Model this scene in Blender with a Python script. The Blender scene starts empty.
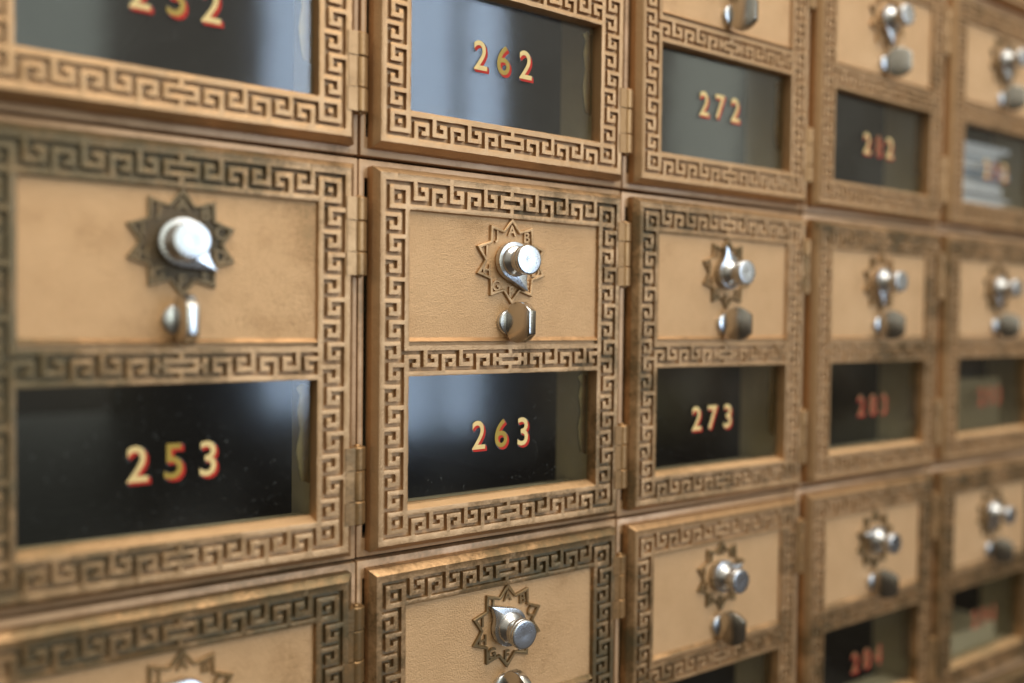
import bpy, bmesh, math, random
from mathutils import Vector, Matrix, noise
S = 0.1                      # one box pitch = 0.1 m
R = math.radians
sc = bpy.context.scene
col = sc.collection

# ------------------------------------------------------------------ dimensions (in box pitches)
H = 1.16739
XO, XP, XF = .4376, .3596, .4537
OT, PT, PB, WT, WB, OB = .5219, .4406, .0419, -.0490, -.4444, -.5219
FT, FB = .5412, -.5412
RIM = .0146
GD = .0158                   # depth of the key pattern
PD = .0135                   # depth of the field above the window
YS = .050                    # front of the surround behind the door face
STAR_X, STAR_Z, STAR_R = .006, .3060, .138

# ------------------------------------------------------------------ materials
def newmat(name):
    m = bpy.data.materials.new(name); m.use_nodes = True
    nt = m.node_tree
    b = nt.nodes['Principled BSDF']
    return m, nt, b
def N(nt, t, **kw):
    n = nt.nodes.new(t)
    for k, v in kw.items(): setattr(n, k, v)
    return n
def ramp(nt, src, stops):
    r = N(nt, 'ShaderNodeValToRGB')
    e = r.color_ramp.elements
    while len(e) < len(stops): e.new(.5)
    for i, (p, c) in enumerate(stops):
        e[i].position = p; e[i].color = (c[0], c[1], c[2], 1) if len(c) == 3 else c
    nt.links.new(src, r.inputs[0])
    return r
def tex(nt, vec, scale, detail=4, rough=.6, dist=0):
    n = N(nt, 'ShaderNodeTexNoise'); n.inputs['Scale'].default_value = scale
    n.inputs['Detail'].default_value = detail; n.inputs['Roughness'].default_value = rough
    n.inputs['Distortion'].default_value = dist
    nt.links.new(vec, n.inputs['Vector']); return n
def mixc(nt, fac, a, b, mode='MIX'):
    m = N(nt, 'ShaderNodeMix', data_type='RGBA', blend_type=mode)
    if hasattr(fac, 'links'): nt.links.new(fac, m.inputs[0])
    else: m.inputs[0].default_value = fac
    for s, i in ((a, 6), (b, 7)):
        if hasattr(s, 'links'): nt.links.new(s, m.inputs[i])
        else: m.inputs[i].default_value = (s[0], s[1], s[2], 1)
    return m.outputs[2]
def math_(nt, op, a, b=0.0, clamp=False):
    m = N(nt, 'ShaderNodeMath', operation=op, use_clamp=clamp)
    for s, i in ((a, 0), (b, 1)):
        if hasattr(s, 'links'): nt.links.new(s, m.inputs[i])
        else: m.inputs[i].default_value = s
    return m.outputs[0]
def coords(nt):
    """object coordinates shifted by a number kept on each object, so copies do not repeat"""
    tc = N(nt, 'ShaderNodeTexCoord')
    at = N(nt, 'ShaderNodeAttribute', attribute_type='OBJECT', attribute_name='seed')
    v = N(nt, 'ShaderNodeVectorMath', operation='ADD')
    cb = N(nt, 'ShaderNodeCombineXYZ')
    nt.links.new(at.outputs['Fac'], cb.inputs[0]); nt.links.new(at.outputs['Fac'], cb.inputs[2])
    nt.links.new(tc.outputs['Object'], v.inputs[0]); nt.links.new(cb.outputs[0], v.inputs[1])
    return v.outputs[0], tc.outputs['Object']

def bronze(name, base, brown, green, grain=2200, bump=.25, rough=.47, metal=.45, patina_scale=16, lumps=.8, tarnish=0.):
    m, nt, b = newmat(name)
    vec, raw = coords(nt)
    pat = N(nt, 'ShaderNodeAttribute', attribute_type='OBJECT', attribute_name='patina')
    big = tex(nt, vec, patina_scale, 5, .6, .4)
    mid = tex(nt, vec, patina_scale * 6, 5, .65)
    fine = tex(nt, vec, grain, 3, .6)
    spk = tex(nt, vec, 800, 3, .7)
    # overall tone variation
    c0 = mixc(nt, ramp(nt, mid.outputs[0], [(.35, (0, 0, 0)), (.7, (1, 1, 1))]).outputs[0], base,
              [base[0]*.88, base[1]*.86, base[2]*.84])
    # brown wear
    f1 = math_(nt, 'ADD', big.outputs[0], math_(nt, 'MULTIPLY', math_(nt, 'SUBTRACT', pat.outputs['Fac'], .5), .55))
    f1 = math_(nt, 'ADD', f1, math_(nt, 'MULTIPLY', math_(nt, 'SUBTRACT', mid.outputs[0], .5), .95))
    f1 = math_(nt, 'ADD', f1, math_(nt, 'MULTIPLY', math_(nt, 'SUBTRACT', spk.outputs[0], .5), .45))
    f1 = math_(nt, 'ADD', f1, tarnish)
    # the grime sits heavier on one side of some doors
    sx = N(nt, 'ShaderNodeSeparateXYZ'); nt.links.new(raw, sx.inputs[0])
    for axis, an in ((0, 'grime_x'), (2, 'grime_z')):
        ga = N(nt, 'ShaderNodeAttribute', attribute_type='OBJECT', attribute_name=an)
        f1 = math_(nt, 'ADD', f1, math_(nt, 'MULTIPLY', math_(nt, 'MULTIPLY', sx.outputs[axis], 20.), ga.outputs['Fac']))
    w1 = ramp(nt, f1, [(.44, (0, 0, 0)), (.66, (1, 1, 1))]).outputs[0]
    c1 = mixc(nt, w1, c0, brown)
    w2 = ramp(nt, f1, [(.60, (0, 0, 0)), (.86, (.9, .9, .9))]).outputs[0]
    c2 = mixc(nt, w2, c1, green)
    # small dark flecks and pale scratches
    w3 = ramp(nt, spk.outputs[0], [(.68, (0, 0, 0)), (.76, (.55, .55, .55))]).outputs[0]
    c3 = mixc(nt, w3, c2, [brown[0]*.5, brown[1]*.5, brown[2]*.5])
    nt.links.new(c3, b.inputs['Base Color'])
    b.inputs['Metallic'].default_value = metal
    rr = math_(nt, 'ADD', math_(nt, 'MULTIPLY', mid.outputs[0], .22), rough - .11)
    nt.links.new(rr, b.inputs['Roughness'])
    bp = N(nt, 'ShaderNodeBump'); bp.inputs['Strength'].default_value = bump; bp.inputs['Distance'].default_value = .0003
    hsum = math_(nt, 'ADD', fine.outputs[0], math_(nt, 'MULTIPLY', spk.outputs[0], lumps))
    nt.links.new(hsum, bp.inputs['Height']); nt.links.new(bp.outputs[0], b.inputs['Normal'])
    return m

M = {}
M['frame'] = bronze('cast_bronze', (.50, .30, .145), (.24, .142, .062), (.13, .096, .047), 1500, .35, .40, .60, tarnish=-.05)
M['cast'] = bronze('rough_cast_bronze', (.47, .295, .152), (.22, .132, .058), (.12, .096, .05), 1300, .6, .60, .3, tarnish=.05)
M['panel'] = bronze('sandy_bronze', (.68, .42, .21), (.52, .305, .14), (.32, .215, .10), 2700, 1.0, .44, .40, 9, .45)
M['surround'] = bronze('smooth_bronze', (.58, .365, .20), (.42, .25, .125), (.24, .17, .09), 900, .14, .44, .22)
M['hinge'] = bronze('hinge_bronze', (.38, .215, .09), (.25, .14, .055), (.17, .11, .05), 900, .18, .36, .6)
M['star'] = bronze('dark_bronze', (.52, .31, .14), (.27, .155, .06), (.16, .11, .05), 1500, .25, .40, .45)
M['star_floor'] = bronze('star_ground', (.62, .385, .19), (.14, .085, .035), (.07, .05, .022), 1900, .6, .5, .25, 9)

def chrome(name, colr, rough, worn):
    m, nt, b = newmat(name)
    vec, raw = coords(nt)
    n1 = tex(nt, vec, 260, 5, .65); n2 = tex(nt, vec, 1500, 3, .6)
    w = ramp(nt, n1.outputs[0], [(.62, (0, 0, 0)), (.72, (1, 1, 1))]).outputs[0]
    nt.links.new(mixc(nt, math_(nt, 'MULTIPLY', w, worn), colr, (.30, .24, .13)), b.inputs['Base Color'])
    b.inputs['Metallic'].default_value = 1
    nt.links.new(math_(nt, 'ADD', math_(nt, 'MULTIPLY', n1.outputs[0], .16), rough - .08), b.inputs['Roughness'])
    bp = N(nt, 'ShaderNodeBump'); bp.inputs['Strength'].default_value = .16; bp.inputs['Distance'].default_value = .0002
    nt.links.new(n2.outputs[0], bp.inputs['Height']); nt.links.new(bp.outputs[0], b.inputs['Normal'])
    return m
M['chrome'] = chrome('satin_chrome', (.62, .63, .64), .28, .35)
M['tab'] = chrome('worn_nickel', (.60, .585, .55), .20, .9)

# glass: a real slab; dust and smears on it
m, nt, b = newmat('window_glass'); M['glass'] = m
nt.nodes.remove(b)
out = nt.nodes['Material Output']
vec, raw = coords(nt)
fr = N(nt, 'ShaderNodeFresnel'); geo = N(nt, 'ShaderNodeNewGeometry'); ior = math_(nt, 'ADD', 1.52, math_(nt, 'MULTIPLY', geo.outputs['Backfacing'], 1/1.52 - 1.52)); nt.links.new(ior, fr.inputs['IOR'])   # the slab's back face is glass to air
tr = N(nt, 'ShaderNodeBsdfTransparent'); tr.inputs[0].default_value = (.88, .88, .865, 1)
gl = N(nt, 'ShaderNodeBsdfGlossy'); soft = N(nt, 'ShaderNodeAttribute', attribute_type='OBJECT', attribute_name='film'); nt.links.new(math_(nt, 'ADD', soft.outputs['Fac'], .05), gl.inputs['Roughness'])
wav = tex(nt, vec, 28, 2, .5); bp = N(nt, 'ShaderNodeBump'); bp.inputs['Strength'].default_value = .12; bp.inputs['Distance'].default_value = .0006
nt.links.new(wav.outputs[0], bp.inputs['Height']); nt.links.new(bp.outputs[0], gl.inputs['Normal'])
mx = N(nt, 'ShaderNodeMixShader'); nt.links.new(fr.outputs[0], mx.inputs[0]); nt.links.new(tr.outputs[0], mx.inputs[1]); nt.links.new(gl.outputs[0], mx.inputs[2])
df = N(nt, 'ShaderNodeBsdfDiffuse'); df.inputs[0].default_value = (.5, .52, .5, 1)
d1 = tex(nt, vec, 700, 3, .7); d2 = tex(nt, vec, 22, 2, .5)
w = ramp(nt, d1.outputs[0], [(.65, (0, 0, 0)), (.78, (.40, .40, .40))]).outputs[0]
w2 = ramp(nt, d2.outputs[0], [(.45, (.0, .0, .0)), (.9, (.028, .028, .028))]).outputs[0]
dust = math_(nt, 'ADD', math_(nt, 'MULTIPLY', w, math_(nt, 'MULTIPLY', d2.outputs[0], 1.0)), w2, True)
mx2 = N(nt, 'ShaderNodeMixShader'); nt.links.new(dust, mx2.inputs[0]); nt.links.new(mx.outputs[0], mx2.inputs[1]); nt.links.new(df.outputs[0], mx2.inputs[2])
nt.links.new(mx2.outputs[0], out.inputs['Surface'])

def paint(name, c, rough=.5, metal=0, var=.15, scale=120, bump=.1):
    m, nt, b = newmat(name)
    vec, raw = coords(nt)
    n1 = tex(nt, vec, scale, 5, .65)
    nt.links.new(mixc(nt, ramp(nt, n1.outputs[0], [(.3, (0, 0, 0)), (.75, (1, 1, 1))]).outputs[0], c, [x*(1-var*2) for x in c]), b.inputs['Base Color'])
    b.inputs['Roughness'].default_value = rough; b.inputs['Metallic'].default_value = metal
    bp = N(nt, 'ShaderNodeBump'); bp.inputs['Strength'].default_value = bump; bp.inputs['Distance'].default_value = .0002
    nt.links.new(n1.outputs[0], bp.inputs['Height']); nt.links.new(bp.outputs[0], b.inputs['Normal'])
    return m
M['cream_gold'] = paint('cream_gold_leaf', (.86, .64, .27), .62, 0, .10, 500)
M['dull_gold'] = paint('dull_gold_leaf', (.43, .285, .035), .55, .1, .15, 500)
M['red'] = paint('red_paint', (.54, .022, .009), .75, 0, .12, 500)
M['orange_gold'] = paint('orange_leaf', (.27, .125, .045), .6, 0, .15, 500)  # darker, more orange leaf on digits of the right columns
M['grey_line'] = paint('grey_outline', (.085, .09, .085), .5, 0, .2, 500)
M['sleeve'] = paint('olive_enamel', (.84, .75, .50), .5, 0, .08, 60)
M['steel'] = paint('dark_steel', (.11, .108, .085), .45, .1, .2, 60)
M['brass'] = paint('tarnished_brass', (.30, .20, .06), .35, .8, .25, 200)
M['paper_white'] = paint('white_paper', (.88, .90, .92), .7, 0, .05, 200)
M['paper_blue'] = paint('blue_grey_paper', (.42, .50, .60), .7, 0, .05, 200)
M['paper_cream'] = paint('cream_paper', (.56, .47, .28), .7, 0, .06, 200)
M['paper_kraft'] = paint('kraft_paper', (.27, .21, .105), .7, 0, .08, 200)
M['paper_red'] = paint('dull_red_paper', (.42, .08, .075), .6, 0, .1, 200)
M['paper_green'] = paint('green_card', (.10, .22, .10), .6, 0, .1, 200)

# ------------------------------------------------------------------ mesh helpers (coordinates in pitches, scaled by S)
def mesh_from(bm, name, mats, smooth=None):
    bmesh.ops.recalc_face_normals(bm, faces=bm.faces)
    for v in bm.verts: v.co *= S
    me = bpy.data.meshes.new(name)
    bm.to_mesh(me); bm.free()
    for mm in mats: me.materials.append(mm)
    if smooth is not None:
        me.polygons.foreach_set('use_smooth', [True]*len(me.polygons))
        me.set_sharp_from_angle(angle=R(smooth))
    return me
def box(bm, x0, x1, y0, y1, z0, z1):
    vs = [bm.verts.new((x, y, z)) for x in (x0, x1) for y in (y0, y1) for z in (z0, z1)]
    for f in ((0,1,3,2), (4,6,7,5), (0,4,5,1), (2,3,7,6), (0,2,6,4), (1,5,7,3)):
        bm.faces.new([vs[i] for i in f])
    return vs
def prism(bm, pts, y0, y1):
    """outline in x,z pushed from y0 to y1"""
    a = [bm.verts.new((p[0], y0, p[1])) for p in pts]; b_ = [bm.verts.new((p[0], y1, p[1])) for p in pts]
    bm.faces.new(a); bm.faces.new(b_[::-1]); n = len(pts)
    for i in range(n): bm.faces.new((a[i], b_[i], b_[(i+1) % n], a[(i+1) % n]))
def lathe_y(bm, prof, cx, cz, seg=40, cap0=False, cap1=True):
    rings = []
    for r, y in prof:
        rings.append([bm.verts.new((cx + r*math.cos(2*math.pi*i/seg), y, cz + r*math.sin(2*math.pi*i/seg))) for i in range(seg)])
    for a, b_ in zip(rings, rings[1:]):
        for i in range(seg): bm.faces.new((a[i], a[(i+1) % seg], b_[(i+1) % seg], b_[i]))
    if cap0: bm.faces.new(rings[0])
    if cap1: bm.faces.new(rings[-1][::-1])
def bevel(bm, off, segs=1, ang=30, edges=None):
    bm.normal_update()
    es = edges or [e for e in bm.edges if len(e.link_faces) == 2 and e.calc_face_angle(0) > R(ang)]
    bmesh.ops.bevel(bm, geom=es, offset=off, segments=segs, affect='EDGES', profile=.5, clamp_overlap=True)

# ------------------------------------------------------------------ the door frame with its key pattern
def hook(rects, a, u, row0, du, ori, flip, mirror=1):
    """one hook of the key: a = start along the band, u = unit along, rows counted from the band's outer side"""
    cells = [(0, 1, 0, 4), (0, 4, 3, 4), (3, 4, 1, 4), (2, 4, 1, 2)]
    for c0, c1, r0, r1 in cells:
        if flip: r0, r1 = 5 - r1, 5 - r0
        rects.append((a + c0*u, a + c1*u, row0 + r0*du, row0 + r1*du, ori, mirror))
def key_rects():
    hi = []
    def add(x0, x1, z0, z1): hi.append((min(x0, x1), max(x0, x1), min(z0, z1), max(z0, z1)))
    us = (XO - XP - RIM)/5; ut = (OT - PT - RIM)/5; ub = (WB - RIM - OB)/5
    um = (PB - RIM - (WT + RIM))/5
    # rims
    for s in (-1, 1):
        add(s*XO, s*XF, FB, FT)
        add(s*XP, s*(XP + RIM), OB + ub, OT - ut)
    add(-XF, XF, OT, FT); add(-XF, XF, FB, OB)
    add(-XP - RIM, XP + RIM, PT, PT + RIM); add(-XP - RIM, XP + RIM, PB - RIM, PB)
    add(-XP - RIM, XP + RIM, WT, WT + RIM); add(-XP - RIM, XP + RIM, WB - RIM, WB)
    # corner rings
    for s in (-1, 1):
        for top in (1, 0):
            zz = (lambda k: OT - k*ut) if top else (lambda k: OB + k*ub)
            xx = lambda k: s*(XO - k*us)
            add(xx(1), s*XP, zz(1), zz(2)); add(xx(1), xx(2), zz(1), PT if top else WB)
            add(xx(3), xx(4), zz(3), zz(4))
            add(xx(1), s*XP, PT if top else WB, (PT + RIM) if top else (WB - RIM))
    # top and bottom bands
    u = (XP)/29.5
    for zz in ((lambda k: OT - k*ut), (lambda k: OB + k*ub)):
        L = []
        for i in range(5): hook(L, -XP + u*(1 + 5*i), u, 0, 1, 'h', i % 2 == 1)
        for a0, a1, r0, r1, _, _ in L:
            add(a0, a1, zz(r0), zz(r1)); add(-a0, -a1, zz(r0), zz(r1))
        add(-3.5*u, 3.5*u, zz(1), zz(2)); add(-3.5*u, 3.5*u, zz(3), zz(4))
        for s in (-1, 1): add(s*2.5*u, s*3.5*u, zz(1), zz(4))
        add(-.5*u, .5*u, zz(0), zz(1)); add(-.5*u, .5*u, zz(4), zz(5))
    # side bands, hooks all curling downwards
    u = (PT - WB)/71
    for s in (-1, 1):
        L = []
        for i in range(14): hook(L, u*(1 + 5*i), u, 0, 1, 'v', i % 2 == 1)
        for a0, a1, r0, r1, _, _ in L: add(s*(XO - r0*us), s*(XO - r1*us), PT - a0, PT - a1)
    # bar between field and window
    u = XP/29.3
    zz = lambda k: PB - RIM - k*um
    L = []
    st = [-1, 4, 9, 14, 19]
    for i, a in enumerate(st): hook(L, -XP + u*a, u, 0, 1, 'h', i % 2 == 0)
    for a0, a1, r0, r1, _, _ in L:
        add(max(a0, -XP - RIM), a1, zz(r0), zz(r1)); add(min(-a0, XP + RIM), -a1, zz(r0), zz(r1))
    add(-3.5*u, 3.5*u, zz(1), zz(2)); add(-3.5*u, 3.5*u, zz(3), zz(4))
    for s in (-1, 1):
        add(s*2.5*u, s*3.5*u, zz(1), zz(4)); add(s*4.3*u, s*5.3*u, zz(1), zz(4)); add(s*3.5*u, s*4.3*u, zz(2), zz(3))
    add(-.5*u, .5*u, zz(0), zz(1)); add(-.5*u, .5*u, zz(4), zz(5))
    notch = (-XP - RIM, -XP, zz(1), zz(0))
    return hi, notch
def make_frame():
    hi, notch = key_rects()
    def lines(vals):
        vals = sorted(vals); o = [vals[0]]
        for v in vals[1:]:
            if v - o[-1] > 2e-4: o.append(v)
        return o
    xs = lines([r[0] for r in hi] + [r[1] for r in hi] + [notch[0], notch[1]])
    zs = lines([r[2] for r in hi] + [r[3] for r in hi] + [notch[2], notch[3]])
    nx, nz = len(xs) - 1, len(zs) - 1
    lev = [[0]*nz for _ in range(nx)]
    for i in range(nx):
        x = (xs[i] + xs[i+1])/2
        inx = [r for r in hi if r[0] < x < r[1]]
        for j in range(nz):
            z = (zs[j] + zs[j+1])/2
            if abs(x) < XP and (PB < z < PT or WB < z < WT): lev[i][j] = -1; continue
            h = any(r[2] < z < r[3] for r in inx)
            if notch[0] < x < notch[1] and notch[2] < z < notch[3]: h = False
            lev[i][j] = 1 if h else 0
    bm = bmesh.new(); V = {}
    def v(i, j, y):
        k = (i, j, y)
        if k not in V: V[k] = bm.verts.new((xs[i], y, zs[j]))
        return V[k]
    for i in range(nx):
        for j in range(nz):
            l = lev[i][j]
            if l < 0: continue
            y = 0 if l == 1 else GD
            bm.faces.new((v(i, j, y), v(i+1, j, y), v(i+1, j+1, y), v(i, j+1, y)))
            if l == 1:
                for di, dj, p, q in ((1, 0, (i+1, j), (i+1, j+1)), (0, 1, (i, j+1), (i+1, j+1)), (-1, 0, (i, j), (i, j+1)), (0, -1, (i, j), (i+1, j))):
                    a, c = i + di, j + dj
                    if 0 <= a < nx and 0 <= c < nz and lev[a][c] == 0:
                        bm.faces.new((v(*p, 0), v(*q, 0), v(*q, GD), v(*p, GD)))
    # outer edge: chamfer then a straight wall back to the surround
    X = [i for i in range(nx+1)]; Z = [j for j in range(nz+1)]
    def off(i, j, e, y):
        k = ('o', i, j, y)
        if k not in V:
            x, z = xs[i], zs[j]
            V[k] = bm.verts.new((x + (e if i == nx else -e if i == 0 else 0), y, z + (e if j == nz else -e if j == 0 else 0)))
        return V[k]
    per = [(i, 0) for i in range(nx)] + [(nx, j) for j in range(nz)] + [(i, nz) for i in range(nx, 0, -1)] + [(0, j) for j in range(nz, 0, -1)]
    for k in range(len(per)):
        p, q = per[k], per[(k+1) % len(per)]
        bm.faces.new((v(*p, 0), v(*q, 0), off(*q, .017, .020), off(*p, .017, .020)))
        bm.faces.new((off(*p, .017, .020), off(*q, .017, .020), off(*q, .0175, YS + .004), off(*p, .0175, YS + .004)))
    # the two openings
    def opening(z0, z1, yb, ds, dt, db):
        ii = [i for i in range(nx+1) if -XP - 1e-5 <= xs[i] <= XP + 1e-5]; jj = [j for j in range(nz+1) if z0 - 1e-5 <= zs[j] <= z1 + 1e-5]
        loop = [(i, jj[0]) for i in ii[:-1]] + [(ii[-1], j) for j in jj[:-1]] + [(i, jj[-1]) for i in ii[:0:-1]] + [(ii[0], j) for j in jj[:0:-1]]
        B = {}
        for i, j in loop:
            x, z = xs[i], zs[j]
            bx = (XP - ds)*x/XP
            t = (z - z0)/(z1 - z0); bz = (z0 + db)*(1 - t) + (z1 - dt)*t
            B[(i, j)] = bm.verts.new((bx, yb, bz))
        for k in range(len(loop)):
            p, q = loop[k], loop[(k+1) % len(loop)]
            bm.faces.new((v(*p, 0), v(*q, 0), B[q], B[p]))
    opening(PB, PT, .020, .004, .004, .017)
    opening(WB, WT, .046, .003, .002, .015)
    bmesh.ops.dissolve_limit(bm, angle_limit=R(.5), verts=bm.verts, edges=bm.edges, delimit=set())
    bevel(bm, .0030, 2, 25)
    # a cast surface is never quite true
    for vv in bm.verts:
        n = noise.noise_vector(vv.co*38)*.0011
        vv.co += Vector((n.x, n.y*.6, n.z))
    bmesh.ops.recalc_face_normals(bm, faces=bm.faces); bm.normal_update()
    for f in bm.faces:                      # raised bars and edges are rubbed smooth, the ground between them is as cast
        cm = f.calc_center_median()
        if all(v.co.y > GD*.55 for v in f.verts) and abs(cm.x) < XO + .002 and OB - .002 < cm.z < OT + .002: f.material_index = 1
        elif f.normal.z > .3 and abs(cm.x) < XP and (abs(cm.z - WB) < .02 or abs(cm.z - PB) < .02) and cm.y > .004: f.material_index = 2   # upward sloping ledges take the paler panel bronze
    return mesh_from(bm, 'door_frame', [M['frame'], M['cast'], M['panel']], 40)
frame_me = make_frame()

def make_panel():
    bm = bmesh.new(); box(bm, -XP - .006, XP + .006, PD, PD + .02, PB - .01, PT + .01)
    return mesh_from(bm, 'door_panel', [M['panel']])
panel_me = make_panel()

def make_surround():
    bm = bmesh.new()
    g = .0028; x1, z1 = .5 - g, H/2 - g*1.7; hx, hz = .44, .525
    o = [(-x1, -z1), (x1, -z1), (x1, z1), (-x1, z1)]; hl = .4785   # clearance on the opening side
    i_ = [(-hl, -hz), (hx, -hz), (hx, hz), (-hl, hz)]
    def ring(pts, y): return [bm.verts.new((p[0], y, p[1])) for p in pts]
    fo, fi, bo, bi = ring(o, YS), ring(i_, YS), ring(o, YS + .07), ring(i_, YS + .07)
    for k in range(4):
        n = (k+1) % 4
        bm.faces.new((fo[k], fo[n], fi[n], fi[k])); bm.faces.new((bo[k], bi[k], bi[n], bo[n]))
        bm.faces.new((fo[k], bo[k], bo[n], fo[n])); bm.faces.new((fi[k], fi[n], bi[n], bi[k]))
    bevel(bm, .0035, 2, 30)
    return mesh_from(bm, 'surround', [M['surround']], 40)
surround_me = make_surround()

def make_pane():
    bm = bmesh.new(); box(bm, -XP - .010, XP + .010, -.0045, .0045, WB - .008 + .247, WT + .008 + .247)
    return mesh_from(bm, 'window_pane', [M['glass']])
pane_me = make_pane()

def make_sleeve():
    """folded enamel lining just behind the glass"""
    bm = bmesh.new()
    x0, x1, z0, z1, t = -.425, .425, -.50, .50, .012
    a, b_ = .075, .30
    z0 = -.470
    box(bm, x0, x0 + t, a, b_, z0, z1)
    vs = box(bm, x1 - t, x1, a - .015, .25, z0, z1)
    for v in vs:
        if v.co.y > .2: v.co.x -= .035
    box(bm, x0 + t, .385, a, .20, z0, z0 + t); box(bm, x0 + t, x1 - t, a, b_, z1 - t, z1)
    return mesh_from(bm, 'lining', [M['sleeve']])
sleeve_me = make_sleeve()
def make_compartment():
    bm = bmesh.new()
    x0, x1, z0, z1, t = -.47, .47, -.55, .55, .01
    a, b_ = .12, 4.0
    box(bm, x0, x0 + t, a, b_, z0, z1); box(bm, x1 - t, x1, a, b_, z0, z1)
    box(bm, x0 + t, x1 - t, a, b_, z0, z0 + t); box(bm, x0 + t, x1 - t, a, b_, z1 - t, z1)
    return mesh_from(bm, 'compartment', [M['steel']])
comp_me = make_compartment()
def make_clip():
    """bent brass strip holding the glass on the hinge side"""
    bm = bmesh.new()
    L = [(.318, -.075), (.330, -.095), (.322, -.14), (.330, -.19), (.320, -.25), (.327, -.30), (.334, -.335), (.346, -.35)]
    pts = [(.358, -.35), (.358, -.07), (.338, -.06)] + L[:-1]
    pts = [(.358, -.345), (.358, -.07), (.336, -.062)] + L[:-1]
    prism(bm, pts, .052, .058)
    return mesh_from(bm, 'glass_clip', [M['brass']])
clip_me = make_clip()

# ------------------------------------------------------------------ lettering
def text_mesh(ch, size, mats, widen=1.0, bold=0.0, depth=0.0):
    cu = bpy.data.curves.new('lettering', 'FONT'); cu.body = ch; cu.size = 1.0
    cu.align_x = 'LEFT'; cu.offset = bold; cu.extrude = 0; cu.resolution_u = 6
    ob = bpy.data.objects.new('lettering', cu); col.objects.link(ob)
    bpy.context.view_layer.update()
    dg = bpy.context.evaluated_depsgraph_get()
    me = bpy.data.meshes.new_from_object(ob.evaluated_get(dg))
    bpy.data.objects.remove(ob); bpy.data.curves.remove(cu)
    xs = [v.co.x for v in me.vertices]; ys = [v.co.y for v in me.vertices]
    cx, y0 = (min(xs) + max(xs))/2, (min(ys) + max(ys))/2
    hgt = .729 if ch.isdigit() or ch.isalpha() else max(ys) - min(ys)
    k = size/hgt
    tris = [((v.co.x - cx)*k*widen, (v.co.y - y0)*k) for v in me.vertices], [tuple(p.vertices) for p in me.polygons]
    bpy.data.meshes.remove(me)
    return tris
def add_flat(bm, tris, ox, oz, y, mi, thick=0.0):
    pts, polys = tris
    vs = [bm.verts.new((p[0] + ox, y, p[1] + oz)) for p in pts]
    fs = []
    for p in polys:
        try: f = bm.faces.new([vs[i] for i in p]); f.material_index = mi; fs.append(f)
        except ValueError: pass
    if thick:
        r = bmesh.ops.extrude_face_region(bm, geom=fs)
        for g in r['geom']:
            if isinstance(g, bmesh.types.BMVert): g.co.y += thick
DIGC = {}
def digit_mesh(ch, dull):
    k = (ch, dull)
    if k in DIGC: return DIGC[k]
    bm = bmesh.new()
    body = text_mesh(ch, .093, None, .86, .009)
    line = text_mesh(ch, .093, None, .86, .034)
    add_flat(bm, line, .004, -.004, .0336, 2)
    for s in range(1, 5): add_flat(bm, body, .0019*s, -.0019*s, .0332 - .00004*(4 - s), 1)
    add_flat(bm, body, 0, 0, .0324, 0)
    DIGC[k] = mesh_from(bm, 'digit', [(M['cream_gold'], M['dull_gold'], M['orange_gold'])[dull], M['red'], M['grey_line']])
    for p in DIGC[k].polygons: pass
    return DIGC[k]

# ------------------------------------------------------------------ dial star, knob, lock, hinge
def make_star(ground):
    bm = bmesh.new()
    ro, w = STAR_R, .0110
    def star(r0, r1):
        return [((r0 if i % 2 == 0 else r1)*math.cos(R(90 + 18*i)), (r0 if i % 2 == 0 else r1)*math.sin(R(90 + 18*i))) for i in range(20)]
    A = star(ro, ro*.735); B = star(ro - w*1.55, ro*.735 - w*.9)
    def ring(pts, y): return [bm.verts.new((p[0] + STAR_X, y, p[1] + STAR_Z)) for p in pts]
    a0, a1, b0, b1 = ring(A, PD + .003), ring(A, .003), ring(B, .003), ring(B, PD + .003)
    for i in range(20):
        n = (i+1) % 20
        for p, q in ((a0, a1), (a1, b0), (b0, b1)): bm.faces.new((p[i], p[n], q[n], q[i]))
    bevel(bm, .002, 1, 30)
    if ground:                               # blackened ground inside the star
        ff = bm.faces.new([bm.verts.new((p[0] + STAR_X, PD - .0012, p[1] + STAR_Z)) for p in star(ro - .004, ro*.735 - .003)]); ff.material_index = 1
    # a low round boss under the dial
    lathe_y(bm, [(.060, PD + .002), (.060, .008), (.058, .006)], STAR_X, STAR_Z, 40)
    for i, ch in enumerate('ABCDEFGHIJ'):
        t = text_mesh(ch, .034, None, .95, .018)
        an = R(90 - 36*i)
        add_flat(bm, t, STAR_X + .70*ro*math.cos(an)*1.02, STAR_Z + .70*ro*math.sin(an), .0055, 0, PD - .003)
    return mesh_from(bm, 'dial_plate', [M['star'], M['star_floor']], 35)
star_me, dark_star_me = make_star(False), make_star(True)

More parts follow.
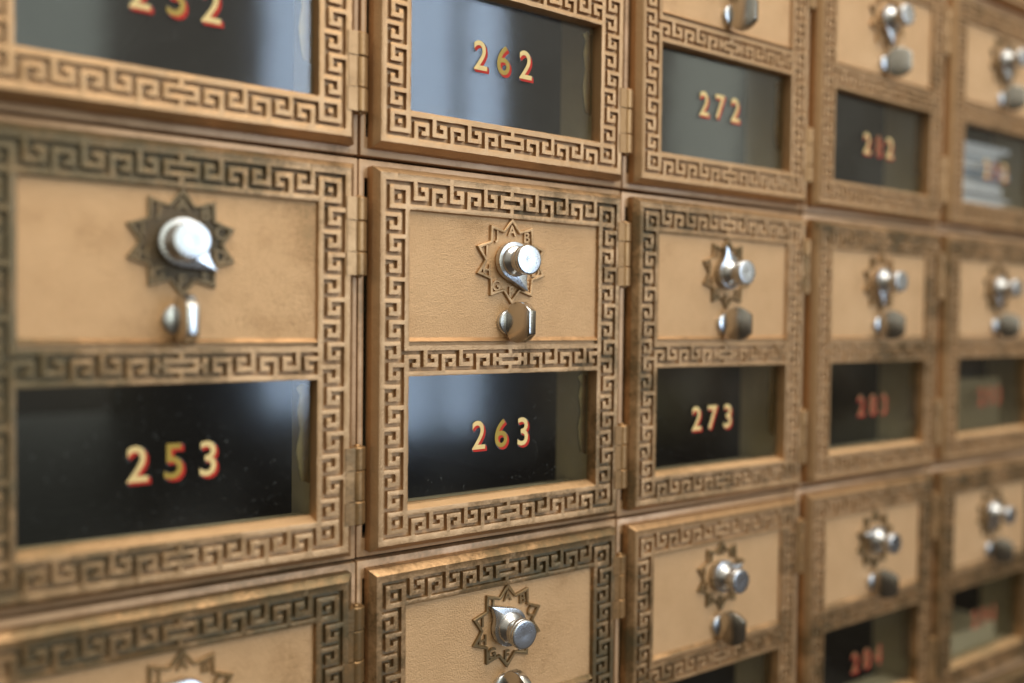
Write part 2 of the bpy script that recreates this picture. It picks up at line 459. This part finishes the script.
def make_knob():
    bm = bmesh.new()
    lathe_y(bm, [(.050, -.014), (.049, -.020), (.043, -.027), (.035, -.033), (.031, -.041), (.031, -.049), (.034, -.056), (.040, -.060),
                 (.0445, -.062), (.0458, -.065), (.0458, -.076), (.0445, -.0785), (.0438, -.079), (.0438, -.0805), (.0458, -.082), (.0462, -.086),
                 (.0455, -.0895), (.0435, -.0915), (.040, -.092), (.012, -.0916), (.005, -.0912)], 0, 0, 48)
    return mesh_from(bm, 'dial_knob', [M['chrome']], 40)
knob_me = make_knob()
def make_pointer():
    bm = bmesh.new()
    r, tip = .061, .107
    pts = []
    # teardrop: a disc with a tail, one flank straight, the other hollow
    tang = math.acos(r/tip)
    a0, a1 = R(40), 2*math.pi - tang
    for i in range(45):
        a = a0 + (a1 - a0)*i/44
        pts.append((r*math.cos(a), r*math.sin(a)))
    pts.append((tip - .002, -.003)); pts.append((tip, .001))
    p0 = Vector((tip, .001)); p2 = Vector((r*math.cos(a0), r*math.sin(a0))); p1 = Vector((r*1.02, .010))
    for i in range(1, 8):
        t = i/8
        q = p0*(1-t)**2 + p1*2*t*(1-t) + p2*t*t
        pts.append((q.x, q.y))
    prism(bm, pts, .006, -.015)
    bm.normal_update()
    bevel(bm, .004, 2, 50, [e for e in bm.edges if abs(e.verts[0].co.y + .015) < 1e-5 and abs(e.verts[1].co.y + .015) < 1e-5])
    return mesh_from(bm, 'pointer', [M['chrome']], 40)
pointer_me = make_pointer()
def make_lock():
    bm = bmesh.new()
    lathe_y(bm, [(.040, PD + .003), (.040, .003), (.038, -.001), (.034, -.003)], 0, 0, 36)
    return mesh_from(bm, 'lock', [M['chrome']], 40)
lock_me = make_lock()
def make_tab():
    """upright turn piece: rounded plate standing out of the lock"""
    bm = bmesh.new()
    half = [(-.003, .040), (-.016, .055), (-.036, .064), (-.060, .063), (-.080, .054), (-.100, .036)]
    prof = [(y, -z) for y, z in half] + [(y, z) for y, z in half[::-1]]
    a = [bm.verts.new((-.015, y, z)) for y, z in prof]; b_ = [bm.verts.new((.015, y, z)) for y, z in prof]
    bm.faces.new(a); bm.faces.new(b_[::-1])
    for i in range(len(prof)): n = (i+1) % len(prof); bm.faces.new((a[i], b_[i], b_[n], a[n]))
    bevel(bm, .003, 2, 30)
    return mesh_from(bm, 'turn_tab', [M['tab']], 30)
tab_me = make_tab()
def make_hinge():
    bm = bmesh.new()
    L = .222
    def cyl(z0, z1, r):
        seg = 24; e = .003
        rr = [(r - e, z0), (r, z0 + e), (r, z1 - e), (r - e, z1)]
        rings = [[bm.verts.new((q*math.cos(2*math.pi*i/seg), q*math.sin(2*math.pi*i/seg), z)) for i in range(seg)] for q, z in rr]
        for a, b_ in zip(rings, rings[1:]):
            for i in range(seg): bm.faces.new((a[i], a[(i+1) % seg], b_[(i+1) % seg], b_[i]))
        bm.faces.new(rings[0][::-1]); bm.faces.new(rings[-1])
    k = L*.30; km = L*.40 - .0024
    cyl(-L/2, -L/2 + k, .0235); cyl(-km/2, km/2, .0225); cyl(L/2 - k, L/2, .0235)
    cyl(-L/2 - .006, L/2 + .006, .010)
    for z0, z1 in ((-L/2, -L/2 + k), (L/2 - k, L/2)):
        box(bm, -.043, 0, -.0185, .030, z0 + .001, z1 - .001)
    box(bm, -.041, .006, -.0165, .036, -km/2, km/2)
    return mesh_from(bm, 'hinge', [M['hinge']], 40)
hinge_me = make_hinge()

# ------------------------------------------------------------------ assembling the bank
rnd = random.Random(5)
def part(name, me, parent, loc=(0, 0, 0), rot=None, patina=.4):
    o = bpy.data.objects.new(name, me); col.objects.link(o)
    o.parent = parent; o.location = Vector(loc)*S
    if rot: o.rotation_euler = rot
    o['patina'] = float(patina); o['seed'] = float(rnd.uniform(0, 9))
    return o
GROUP = 'bronze post office boxes in the bank'
LABELS = {
 (-1, 1): 'bronze mailbox numbered 252 at the top left, grey reflection in its window',
 (0, 1): 'clean bright bronze mailbox numbered 262 with a blue window reflection in its glass',
 (1, 1): 'bronze mailbox numbered 272 with grey green window and only its turn tab showing above',
 (2, 1): 'blurred bronze mailbox numbered 282 in the top row, dark window below a chrome knob',
 (3, 1): 'blurred bronze mailbox at the top right with white mail behind its window',
 (-1, 0): 'large blurred bronze mailbox numbered 253 with dark window at the left edge',
 (0, 0): 'sharp bronze mailbox numbered 263 with lettered star dial, centre of the photo',
 (1, 0): 'bronze mailbox numbered 273 whose dial pointer aims straight up',
 (2, 0): 'blurred bronze mailbox numbered 283 with pale panel and dark window, right of box 273',
 (3, 0): 'blurred bronze mailbox at the right edge of the middle row, yellowish window',
 (-1, -1): 'dark greenish bronze mailbox at the bottom left, directly below box 253',
 (0, -1): 'dark patinated bronze mailbox directly below box 263, dial pointer aimed up and left',
 (1, -1): 'brown edged bronze mailbox directly below box 273, window top just showing',
 (2, -1): 'blurred bronze mailbox numbered 284 at the bottom, directly below box 283',
 (3, -1): 'blurred dark framed bronze mailbox in the bottom right corner, cream paper in its window',
 (3, 2): 'bronze mailbox above the top right one, only its lower edge showing in the corner',
}
LABELS[(3, -2)] = 'bronze mailbox below the bottom right corner one, only its top edge showing'
PATINA = {(-1, 1): .10, (0, 1): .02, (1, 1): .12, (2, 1): .3, (3, 1): .35, (-1, 0): .72, (0, 0): .42, (1, 0): .5, (2, 0): .5, (3, 0): .55,
          (-1, -1): .95, (0, -1): .82, (1, -1): .62, (2, -1): .68, (3, -1): .85, (3, 2): .3, (3, -2): .8}
POINT = {(0, 0): -62, (-1, 0): -40, (1, 0): 105, (2, 0): -92, (3, 0): -100, (0, -1): 133, (-1, -1): 150, (1, -1): 20, (2, -1): 160, (3, -1): -110, (3, -2): 0,
         (2, 1): -80, (3, 1): -80, (0, 1): 60, (1, 1): 30, (-1, 1): -30, (3, 2): 0}
TABROT = {(0, 0): 12, (-1, 0): 6, (1, 0): 20, (2, 0): 22, (3, 0): 28, (2, 1): 34, (3, 1): 25, (1, 1): 16, (0, -1): 14, (1, -1): 20, (2, -1): 24, (3, -1): 26}
GRIME = {(0, 0): (.22, -.02), (-1, 0): (-.25, .10), (1, 0): (-.1, .05), (0, -1): (.1, .02), (-1, -1): (.0, .03), (3, 0): (0, .1)}
PANETILT = {(0, 0): (.1, .7), (-1, 0): (1.3, .0), (0, 1): (0, 0), (-1, 1): (0, 0)}
DIGSHIFT = {(1, 0): (-.03, 0), (0, 1): (-.013, .02), (0, 0): (-.006, .004), (1, 1): (-.02, .02), (-1, 0): (-.006, 0)}
COLSHIFT = {2: (.018, 1.02), 3: (.060, 1.05)}
COLNUM = {-1: '25', 0: '26', 1: '27', 2: '28', 3: '29'}
ROWNUM = {2: '1', 1: '2', 0: '3', -1: '4', -2: '5'}

for (c, r), label in LABELS.items():
    root = bpy.data.objects.new('mailbox', None); col.objects.link(root)
    root.empty_display_size = .02
    root.location = ((c + COLSHIFT.get(c, (0, 1))[0])*S, 0, r*H*S); root.scale = (COLSHIFT.get(c, (0, 1))[1], 1, 1)
    root['label'] = label; root['category'] = 'mailbox'; root['group'] = GROUP
    pt = PATINA[(c, r)]
    jx, jz = rnd.uniform(-.0015, .0015), rnd.uniform(-.0015, .0015)
    part('surround', surround_me, root, (jx, rnd.uniform(-.002, .003), jz), patina=.25 + .3*pt)
    sk = 0 if (c, r) == (0, 0) else 1
    door = part('door_frame', frame_me, root, (sk*rnd.uniform(-.002, .002), 0, sk*rnd.uniform(-.002, .002)), (sk*R(rnd.uniform(-.25, .25)), sk*R(rnd.uniform(-.2, .2)), sk*R(rnd.uniform(-.3, .3))), patina=pt)
    door['grime_x'], door['grime_z'] = [float(g) for g in GRIME.get((c, r), (rnd.uniform(-.1, .1), rnd.uniform(-.08, .08)))]
    part('panel', panel_me, root, patina=.08 + .2*pt)
    tx, tz = PANETILT.get((c, r), (rnd.uniform(-.6, .6), rnd.uniform(-.6, .6)))
    pane = part('window_pane', pane_me, root, (0, .0385, -.247), (R(tx), 0, R(tz)), patina=0)
    pane['film'] = {(0, 0): .05, (-1, 0): .05}.get((c, r), .018)
    dx, dz = DIGSHIFT.get((c, r), (0, 0))
    num = COLNUM[c] + ROWNUM[r]
    for i, ch in enumerate(num):
        dg = part('digit', digit_mesh(ch, 2 if (c >= 2 and (r != 1 or i == 1)) else int(i == 1 and c < 1)), pane, (-.004 + (i - 1)*.0855 + dx, -.0385, dz), patina=0)
    part('glass_clip', clip_me, root, patina=0)
    comp = part('compartment', comp_me, root, patina=0)
    part('lining', sleeve_me, comp, patina=0)
    part('dial_plate', dark_star_me if (c, r) == (-1, 0) else star_me, root, patina={(0, 0): .38, (1, 0): .8}.get((c, r), min(1.05, pt + .35)))
    kn = part('dial_knob', knob_me, root, (STAR_X, 0, STAR_Z), patina=0)
    part('pointer', pointer_me, kn, (0, 0, 0), (0, -R(POINT.get((c, r), 0)), 0), patina=0)
    lk = part('lock', lock_me, root, (-.004, 0, .113), patina=0)
    part('turn_tab', tab_me, lk, (0, 0, 0), (0, 0, R(TABROT.get((c, r), rnd.uniform(-8, 8)))), patina=0)
    part('hinge', hinge_me, root, (.486, .015, .352), patina=.3 + .45*pt)
    part('hinge', hinge_me, root, (.486, .015, -.356), patina=.3 + .45*pt)

# ------------------------------------------------------------------ mail lying inside some boxes
def mail(name, label, cat, c, r, x0, x1, y0, y1, z, t, mat, rot=0, tilt=0, group=None):
    bm = bmesh.new()
    w, d = (x1 - x0)/2, (y1 - y0)/2
    box(bm, -w, w, -d, d, -t/2, t/2); bevel(bm, min(t*.3, .004), 1, 30)
    o = bpy.data.objects.new(name, mesh_from(bm, name, [mat])); col.objects.link(o)
    o.location = Vector((c + (x0 + x1)/2, (y0 + y1)/2, r*H + z))*S
    o.rotation_euler = (0, tilt, rot); o['seed'] = rnd.uniform(0, 9); o['patina'] = 0.
    o['label'] = label; o['category'] = cat
    if group: o['group'] = group

z = -.456
while z < -.13:
    t = rnd.choice([.010, .014, .02, .03, .04])
    mail('envelope', 'white or pale blue envelope in the tall stack inside the top right mailbox', 'envelope', 3, 1,
         -.405 + rnd.uniform(0, .03), .30 + rnd.uniform(-.12, .05), .075 + rnd.uniform(0, .04), 1.1, z + t/2, t,
         M['paper_blue'] if rnd.random() < .3 else M['paper_white'], R(rnd.uniform(-3, 1)), 0, 'envelopes stacked in the top right mailbox')
    z += t + .003
mail('parcel', 'tall yellowish brown parcel inside the right edge mailbox of the middle row', 'parcel', 3, 0, -.39, .30, .10, 1.0, -.31, .28, M['paper_kraft'])
mail('magazine', 'cream magazine lying inside the bottom right corner mailbox', 'magazine', 3, -1, -.40, .30, .09, 1.1, -.395, .12, M['paper_cream'])
# ------------------------------------------------------------------ light
w = bpy.data.worlds.new('World'); sc.world = w; w.use_nodes = True
nt = w.node_tree; bg = nt.nodes['Background']
tc = N(nt, 'ShaderNodeTexCoord')
sp = N(nt, 'ShaderNodeSeparateXYZ'); nt.links.new(tc.outputs['Generated'], sp.inputs[0])
wob = tex(nt, tc.outputs['Generated'], 3.0, 2, .5)
el = math_(nt, 'ADD', sp.outputs[2], math_(nt, 'MULTIPLY', math_(nt, 'SUBTRACT', wob.outputs[0], .5), .10))
el = math_(nt, 'ADD', math_(nt, 'MULTIPLY', el, .5), .5)
rp = ramp(nt, el, [(.0, (.10, .075, .055)), (.44, (.11, .09, .07)), (.50, (.30, .28, .24)), (.57, (.80, .75, .64)), (.75, (.85, .79, .67)), (1., (1.25, 1.12, .90))])
back = math_(nt, 'MULTIPLY', math_(nt, 'ADD', sp.outputs[1], .25), 4., True)      # the dimmer work room behind the boxes
rp2 = ramp(nt, el, [(.42, (.015, .013, .01)), (.51, (.04, .04, .035)), (.57, (.24, .26, .23)), (1., (.34, .34, .31))])
clut = tex(nt, tc.outputs['Generated'], 7.0, 3, .55)
cl = ramp(nt, clut.outputs[0], [(.46, (0, 0, 0)), (.54, (.20, .13, .07)), (.62, (.42, .38, .20)), (.72, (.10, .09, .08))])
low = ramp(nt, el, [(.42, (0, 0, 0)), (.455, (1, 1, 1)), (.50, (1, 1, 1)), (.53, (0, 0, 0))])
room = mixc(nt, low.outputs[0], rp.outputs[0], cl.outputs[0], 'ADD')
side = ramp(nt, math_(nt, 'ADD', math_(nt, 'MULTIPLY', sp.outputs[0], .5), .5), [(.0, (.55, .53, .49)), (.18, (.6, .58, .54)), (.36, (1, 1, 1)), (.86, (1, 1, 1)), (.92, (.5, .48, .44)), (1., (.35, .33, .3))])
front = mixc(nt, 1.0, room, side.outputs[0], 'MULTIPLY')      # the room is dimmer to either side
nt.links.new(mixc(nt, back, front, rp2.outputs[0]), bg.inputs[0]); bg.inputs[1].default_value = .95

def area(name, loc, target, sx, sy, rad, colr):
    l = bpy.data.lights.new(name, 'AREA'); l.shape = 'RECTANGLE'; l.size = sx; l.size_y = sy
    l.energy = rad*math.pi*sx*sy; l.color = colr
    o = bpy.data.objects.new(name, l); col.objects.link(o); o.location = loc
    o.rotation_euler = (Vector(target) - Vector(loc)).to_track_quat('-Z', 'Y').to_euler()
    return o
sky_col = (.56, .74, 1.0)
for i, (x0, x1) in enumerate([(.90, 1.28), (1.32, 1.72), (1.78, 1.97)]):
    area('window_and_wall_light', ((x0 + x1)/2, -3.0, .55), ((x0 + x1)/2, 0, .55), x1 - x0, 2.1, 7.5, sky_col)
area('window_and_wall_light', (-.10, -3.0, .62), (-.10, 0, .62), .88, 1.55, 1.7, (.86, 1.0, .90))  # added dim lamp standing in for a pale wall mirrored in the left glass
area('window_and_wall_light', (3.25, -3.0, .95), (3.25, 0, .95), .55, 1.3, 1.4, (.9, 1.0, .86))  # no window: lamp added as a pale wall for the grey reflection in 272
area('ceiling_light', (.5, -1.7, 1.75), (.1, 0, 0), 1.3, .5, 8.5, (1, .92, .78))
area('ceiling_light', (.2, -.34, 1.5), (.1, -.1, 0), 1.7, .5, 7.5, (1, .94, .83))

# ------------------------------------------------------------------ camera
cam = bpy.data.cameras.new('camera'); co = bpy.data.objects.new('camera', cam); col.objects.link(co); sc.camera = co
yaw, pit, rol = .59782949, -.02897117, .01179404
cx, d, cz = -1.51275, 2.23028, .12989
s_, c_ = math.sin(yaw), math.cos(yaw)
right = Vector((c_, -s_, 0)); fwd = Vector((s_, c_, 0)); up = Vector((0, 0, 1))
f2 = math.cos(pit)*fwd + math.sin(pit)*up; u2 = -math.sin(pit)*fwd + math.cos(pit)*up
r3 = math.cos(rol)*right + math.sin(rol)*u2; u3 = -math.sin(rol)*right + math.cos(rol)*u2
mw = Matrix((r3, u3, -f2)).transposed().to_4x4(); mw.translation = Vector((cx, -d, cz))*S
co.matrix_world = mw
cam.sensor_width = 36; cam.lens = 850*36/1024
cam.clip_start = .005; cam.clip_end = 100
cam.dof.use_dof = True
Zf = .563*(-.10 - cx) + .826*d
cam.dof.focus_distance = Zf*S
cam.dof.aperture_fstop = (cam.lens/1000)/(.084*S)
cam.dof.aperture_blades = 9

sc.view_settings.view_transform = 'Standard'; sc.view_settings.look = 'None'
sc.view_settings.exposure = -.06; sc.view_settings.gamma = 1
